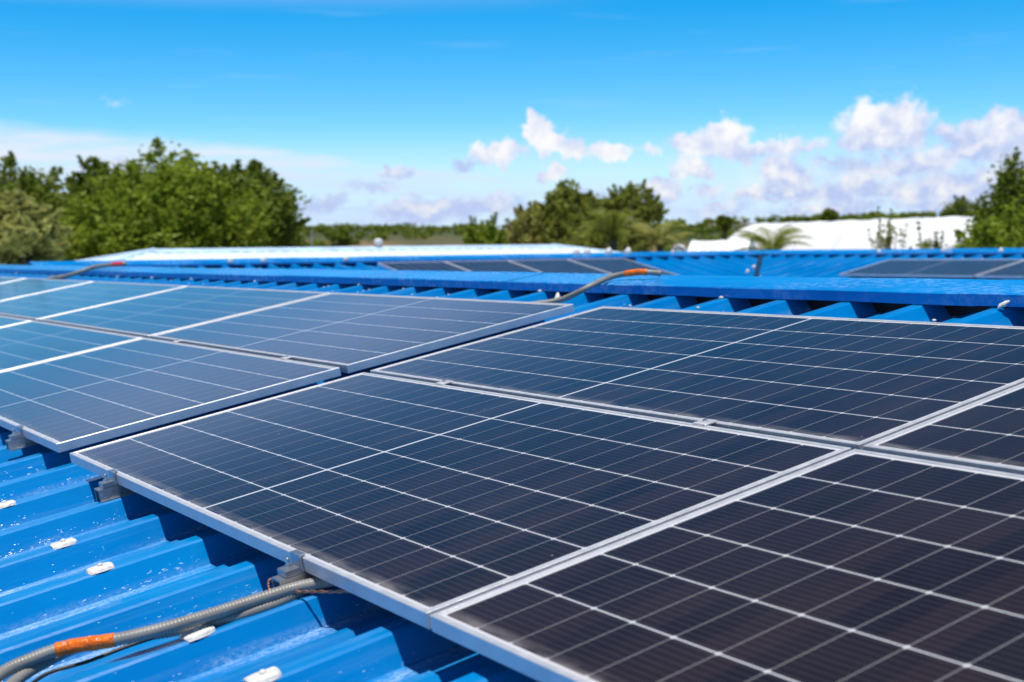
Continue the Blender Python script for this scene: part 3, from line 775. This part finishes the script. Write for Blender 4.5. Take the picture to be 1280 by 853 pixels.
def leaves(b, centre, spread, n, size, rr, flat=1., droop=0.):
    for _ in range(n):
        while True:
            q = Vector((rr.uniform(-1, 1), rr.uniform(-1, 1), rr.uniform(-1, 1)))
            if q.length < 1: break
        p = centre + Vector((q.x * spread, q.y * spread, q.z * spread * flat))
        a = Vector((rr.gauss(0, 1), rr.gauss(0, 1), rr.gauss(0, .6) - droop)).normalized()
        c = a.cross(Vector((rr.gauss(0, 1), rr.gauss(0, 1), rr.gauss(0, 1)))).normalized()
        s = size * rr.uniform(.6, 1.35); o = len(b.v)
        b.v += [tuple(p - a * s), tuple(p + c * s * .42), tuple(p + a * s), tuple(p - c * s * .42)]
        b.f.append((o, o + 1, o + 2, o + 3)); b.mi.append(0)
def tree(name, label, cat, u, D, vtop, hw, leafm, seed, clumps=70, per=120, size=.10, vbase=None, group=None, lean=0., shape='round', spread=.27, flat=.8, sprigs=6):
    """hw: half width in photo pixels at distance D; the trunk stands on the ground"""
    rr = random.Random(seed)
    p = at(u, D, 0); p.z = hz(p.x, p.y)
    H = at(u, D, v=vtop).z - p.z; W_ = hw * D / FPX
    e = empty(name, Matrix.Translation(p)); tag(e, label, cat, group)
    base = max(H * .22, H - 2.3 * W_) if shape == 'round' else H * .04
    cb = MB(); tips = []; twigs = []
    cz = (H + base) / 2; hh = (H - base) / 2
    def shell(q):
        if shape == 'cone':
            k = ((1 - (q.z + 1) / 2) ** .62 * .95 + .08) * (.8 + .35 * noise.noise(Vector((q.x * 1.3, q.y * 1.3, q.z * 3.5 + seed))))
            return Vector((q.x * k, q.y * k, q.z))
        return q * (.95 + .19 * noise.noise(q.normalized() * 1.9 + Vector((seed * 1.7, 0, 0))))
    for i in range(clumps):
        while True:
            q = Vector((rr.uniform(-1, 1), rr.uniform(-1, 1), rr.uniform(-1, 1)))
            if .30 < q.length < .95: break
        q = shell(q)
        c_ = Vector((q.x * W_ + lean * q.z, q.y * W_, cz + q.z * hh))
        tips.append(c_)
        sp = spread * min(W_, hh) * rr.uniform(.7, 1.5)
        leaves(cb, c_, sp, int(per * rr.uniform(.6, 1.3)), size, rr, flat, .25)
    for i in range(sprigs * 4):      # leafy twigs that break the outline
        while True:
            q = Vector((rr.gauss(0, 1), rr.gauss(0, 1), abs(rr.gauss(.3, 1)))).normalized()
            if q.z > -.2: break
        a = shell(q * .80); b_ = shell(q) * rr.uniform(.92, 1.17) + Vector((rr.uniform(-.08, .08), rr.uniform(-.08, .08), .05))
        a = Vector((a.x * W_, a.y * W_, cz + a.z * hh)); b_ = Vector((b_.x * W_, b_.y * W_, cz + b_.z * hh)); twigs.append((a, b_))
        for t in range(7): leaves(cb, a.lerp(b_, t / 6), (.15 - .021 * t) * min(W_, hh), int(per * .10), size * .9, rr)
    cb.build('crown', leafm, e)
    tb = MB()
    nseg = 7; ax = [Vector((rr.uniform(-.04, .04) * H * (i > 0), rr.uniform(-.04, .04) * H * (i > 0), i / nseg * H * .8)) for i in range(nseg + 1)]
    r0 = max(.05, H * .028)
    tb.tube(ax, [r0 * (1.25 - 1.1 * i / nseg) for i in range(nseg + 1)], 8)
    for c_ in rr.sample(tips, min(16, len(tips))):
        k = min(nseg - 1, max(1, int(c_.z / H * nseg * .6)))
        a = ax[k]; m_ = a.lerp(c_, .5) + Vector((rr.uniform(-.1, .1), rr.uniform(-.1, .1), .06)) * W_ * .5
        tb.tube([a, m_, c_], [r0 * .42, r0 * .25, r0 * .06], 5)
    for (a, b_) in twigs: tb.tube([a - (b_ - a) * .8, b_], [r0 * .12, r0 * .03], 4)
    tb.build('trunk', M_BARK, e, smooth=True)
    return e
GT = 'trees behind the blue roofs'
tree('broadleaf_tree', 'large spreading green tree at left, its twiggy crown highest of all', 'tree', 228, 42, 186, 112, L_GREEN, 11, 170, 170, .115, group=GT, sprigs=14)
tree('broadleaf_tree', 'rounded green tree forming the right flank of the big left clump', 'tree', 306, 44, 206, 74, L_DARK, 52, 120, 150, .115, group=GT, sprigs=12)
tree('broadleaf_tree', 'small open-crowned tree poking up between the two big left-hand crowns', 'tree', 130, 46, 200, 42, L_DARK, 13, 60, 110, .11, group=GT, sprigs=7)
tree('broadleaf_tree', 'deep green tree at the left edge of the photo, behind the olive bush', 'tree', 30, 44, 206, 98, L_DARK, 14, 130, 160, .115, group=GT, sprigs=9)
tree('broadleaf_tree', 'low bright green crown in the left clump above the pale roof corner', 'tree', 150, 40, 234, 92, L_GREEN, 15, 110, 150, .11, group=GT)
tree('shrub', 'olive yellow leafy bush at the bottom left, in front of the dark trees', 'bush', 26, 30, 243, 62, L_OLIVE, 16, 90, 70, .13, sprigs=9, spread=.2)
tree('broadleaf_tree', 'dusty green tree in the middle distance, tallest left of the palms', 'tree', 714, 62, 234, 38, L_MID, 17, 80, 80, .15, group=GT, sprigs=10, spread=.32)
tree('broadleaf_tree', 'airy tree with broken crown standing just right of the dusty green one', 'tree', 792, 66, 230, 42, L_MID, 58, 46, 70, .14, group=GT, sprigs=14, spread=.22)
tree('shrub', 'rounded green bush in front of the brown hill near the middle', 'bush', 610, 75, 273, 38, L_GREEN, 19, 80, 90, .17, shape='shrub')
tree('broadleaf_tree', 'small olive green tree between the round bush and the dusty green tree', 'tree', 664, 66, 259, 30, L_OLIVE, 20, 70, 80, .14, group=GT)
tree('shrub', 'dull green bush under the airy tree, behind the palms', 'bush', 745, 60, 258, 58, L_MID, 21, 90, 90, .14, shape='shrub')
tree('conifer', 'loose pointed dark green tree near the right edge of the photo', 'tree', 1266, 40, 202, 105, L_DARK, 22, 110, 90, .10, shape='cone', group=GT, sprigs=16, spread=.2)
tree('broadleaf_tree', 'smaller dark tree showing above the right end of the white tunnel', 'tree', 1212, 78, 243, 34, L_DARK, 23, 70, 90, .10, group=GT)
tree('shrub', 'bright green broad bush at the right edge under the dark trees', 'bush', 1272, 30, 254, 98, L_GREEN, 24, 130, 130, .085, sprigs=12)
tree('shrub', 'bright green slender bush rising in front of the right-edge tree', 'bush', 1250, 31, 238, 17, L_GREEN, 25, 40, 90, .085, shape='cone', sprigs=6)
tree('shrub', 'thin dry bush with few pale leaves in front of the white tunnel', 'bush', 1112, 33, 273, 44, L_OLIVE, 26, 40, 40, .07, shape='shrub', sprigs=10, spread=.22)
tree('shrub', 'grey green low bush left of the bright right-edge bush', 'bush', 1162, 34, 282, 34, L_MID, 27, 40, 60, .08, shape='shrub', sprigs=6)

def palm(u, D, vtop, hw, label, seed, n=16, mat=None):
    rr = random.Random(seed); p = at(u, D, 0); p.z = hz(p.x, p.y)
    H = at(u, D, v=vtop).z - p.z; W_ = hw * D / FPX
    e = empty('palm_tree', Matrix.Translation(p)); tag(e, label, 'palm', 'palms showing above the blue roofs')
    hub = Vector((0, 0, H - .95 * W_))
    for i in range(n):
        an = 2 * math.pi * i / n + rr.uniform(-.3, .3); el = rr.uniform(.5, 1.25); b = MB()
        Lf = W_ * rr.uniform(.9, 1.25); dirh = Vector((math.cos(an), math.sin(an), 0)); sd = Vector((-math.sin(an), math.cos(an), 0))
        pts = []
        for k in range(9):
            t = k / 8; pts.append(hub + dirh * Lf * (math.cos(el) * t + .35 * t * t) + Vector((0, 0, W_ * (1.9 * t * math.sin(el) - .95 * t * t))))
        b.tube(pts, [.03 * (1 - .8 * k / 8) for k in range(9)], 4)
        for k in range(8):
            for s_ in (-1, 1):
                for m_ in (0, .5):
                    a = pts[k].lerp(pts[k + 1], m_); ln = .55 * W_ * math.sin(math.pi * min(1, (k + m_ + 1.4) / 9.6)) * rr.uniform(.7, 1)
                    tip = a + sd * s_ * ln * .75 + (pts[k + 1] - pts[k]).normalized() * ln * .55 + Vector((0, 0, -.25 * ln))
                    wdt = (pts[k + 1] - pts[k]).normalized() * .028
                    b.add([a - wdt, a + wdt, tip], [(0, 1, 2)])
        b.build('frond', mat or L_MID, e)
    t = MB(); t.tube([Vector((0, 0, 0)), Vector((.05, 0, H * .35)), hub], [.19, .15, .12], 9); t.build('trunk', M_BARK, e, smooth=True)
palm(768, 46, 258, 44, 'bushy palm in front of the airy tree, left of the two palms in the middle', 31, 22)
palm(826, 44, 272, 40, 'yellowish palm with arching fronds at the right end of the middle trees', 32, 20, L_OLIVE)
palm(966, 38, 274, 50, 'palm with thin upright fronds in front of the white tunnel', 33, 15)

# far bushes on the rise: one mass nobody could count
rr = random.Random(77); fb = MB()
for i in range(3200):
    u = rr.uniform(-200, 1500); D = rr.uniform(95, 330)
    p = at(u, D, 0); p.z = hz(p.x, p.y)
    s_ = rr.uniform(.5, 1.5)
    if noise.noise(Vector((p.x * .02, p.y * .02, 4))) < -.12: continue
    for k in range(4):
        leaves(fb, p + Vector((rr.uniform(-s_, s_) * .7, rr.uniform(-s_, s_) * .7, s_ * rr.uniform(.3, .8))), s_ * .5, 18, .16 + D * .0007, rr)
o = fb.build('far_bushes', L_DARK); o['kind'] = 'stuff'; o['label'] = 'mass of low scrub covering the distant rise'
for (u, D, v, hw_, sd, lb, mt) in ((906, 150, 270, 8, 41, 'small round dark tree on the crest left of the white tunnel', L_DARK),
                                   (1098, 140, 262, 24, 42, 'flat bright green tree on the crest above the white tunnel', L_GREEN),
                                   (1036, 150, 263, 10, 43, 'small pointed tree on the crest above the white tunnel', L_DARK),
                                   (430, 170, 286, 14, 44, 'low dark tree on the brown rise right of the big left trees', L_DARK)):
    tree('broadleaf_tree', lb, 'tree', u, D, v, hw_, mt, sd, 26, 60, .35, sprigs=3)

# ------------------------------------------------------------------ white tunnels at the right
def tunnel(p0, p1, ztop, half, label, name='polytunnel', n=16, ribs=8):
    p0 = Vector((p0.x, p0.y, 0)); p1 = Vector((p1.x, p1.y, 0)); ax = (p1 - p0).normalized(); sd = Vector((-ax.y, ax.x, 0))
    H = ztop - GZ
    e = empty(name, Matrix.Translation(Vector((p0.x, p0.y, GZ)))); tag(e, label, 'polytunnel', 'white polytunnels')
    b = MB(); vs = []; m_ = 24
    for i in range(m_ + 1):
        t = i / m_; c_ = (p1 - p0) * t
        sag = 1 - .007 * abs(math.sin(t * ribs * math.pi))
        for k in range(n + 1):
            a = math.pi * k / n
            vs.append(c_ + sd * half * math.cos(a) * (1 if a else 1) + Vector((0, 0, H * math.sin(a) ** .8 * sag)))
    fs = [(i * (n + 1) + k, i * (n + 1) + k + 1, (i + 1) * (n + 1) + k + 1, (i + 1) * (n + 1) + k) for i in range(m_) for k in range(n)]
    fs += [tuple(range(n, -1, -1)), tuple(m_ * (n + 1) + k for k in range(n + 1))]
    b.add(vs, fs); b.build('film_cover', M_TENT, e, smooth=False)
    h = MB()
    for i in range(0, m_ + 1, 4):
        h.tube([Vector(vs[i * (n + 1) + k]) * 1.0 + Vector((0, 0, .012)) for k in range(n + 1)], .03, 5)
    h.build('hoop', M_ALU, e)
    return e
pA, pB = at(957, 66, 0), at(1290, 51, 0)
tunnel(pA, pB, EYE.z + 1.05, 3.9, 'large long white tunnel with arched roof behind the right-hand ridge')
tunnel(at(868, 56, 0), at(940, 55, 0), EYE.z + .22, 1.5, 'low white tunnel with a straight wall, left of the large white one', ribs=2)
tunnel(at(849, 50, 0), at(852, 56, 0), EYE.z + .02, .75, 'small white rounded tunnel end peeping over the blue ridge', ribs=2)
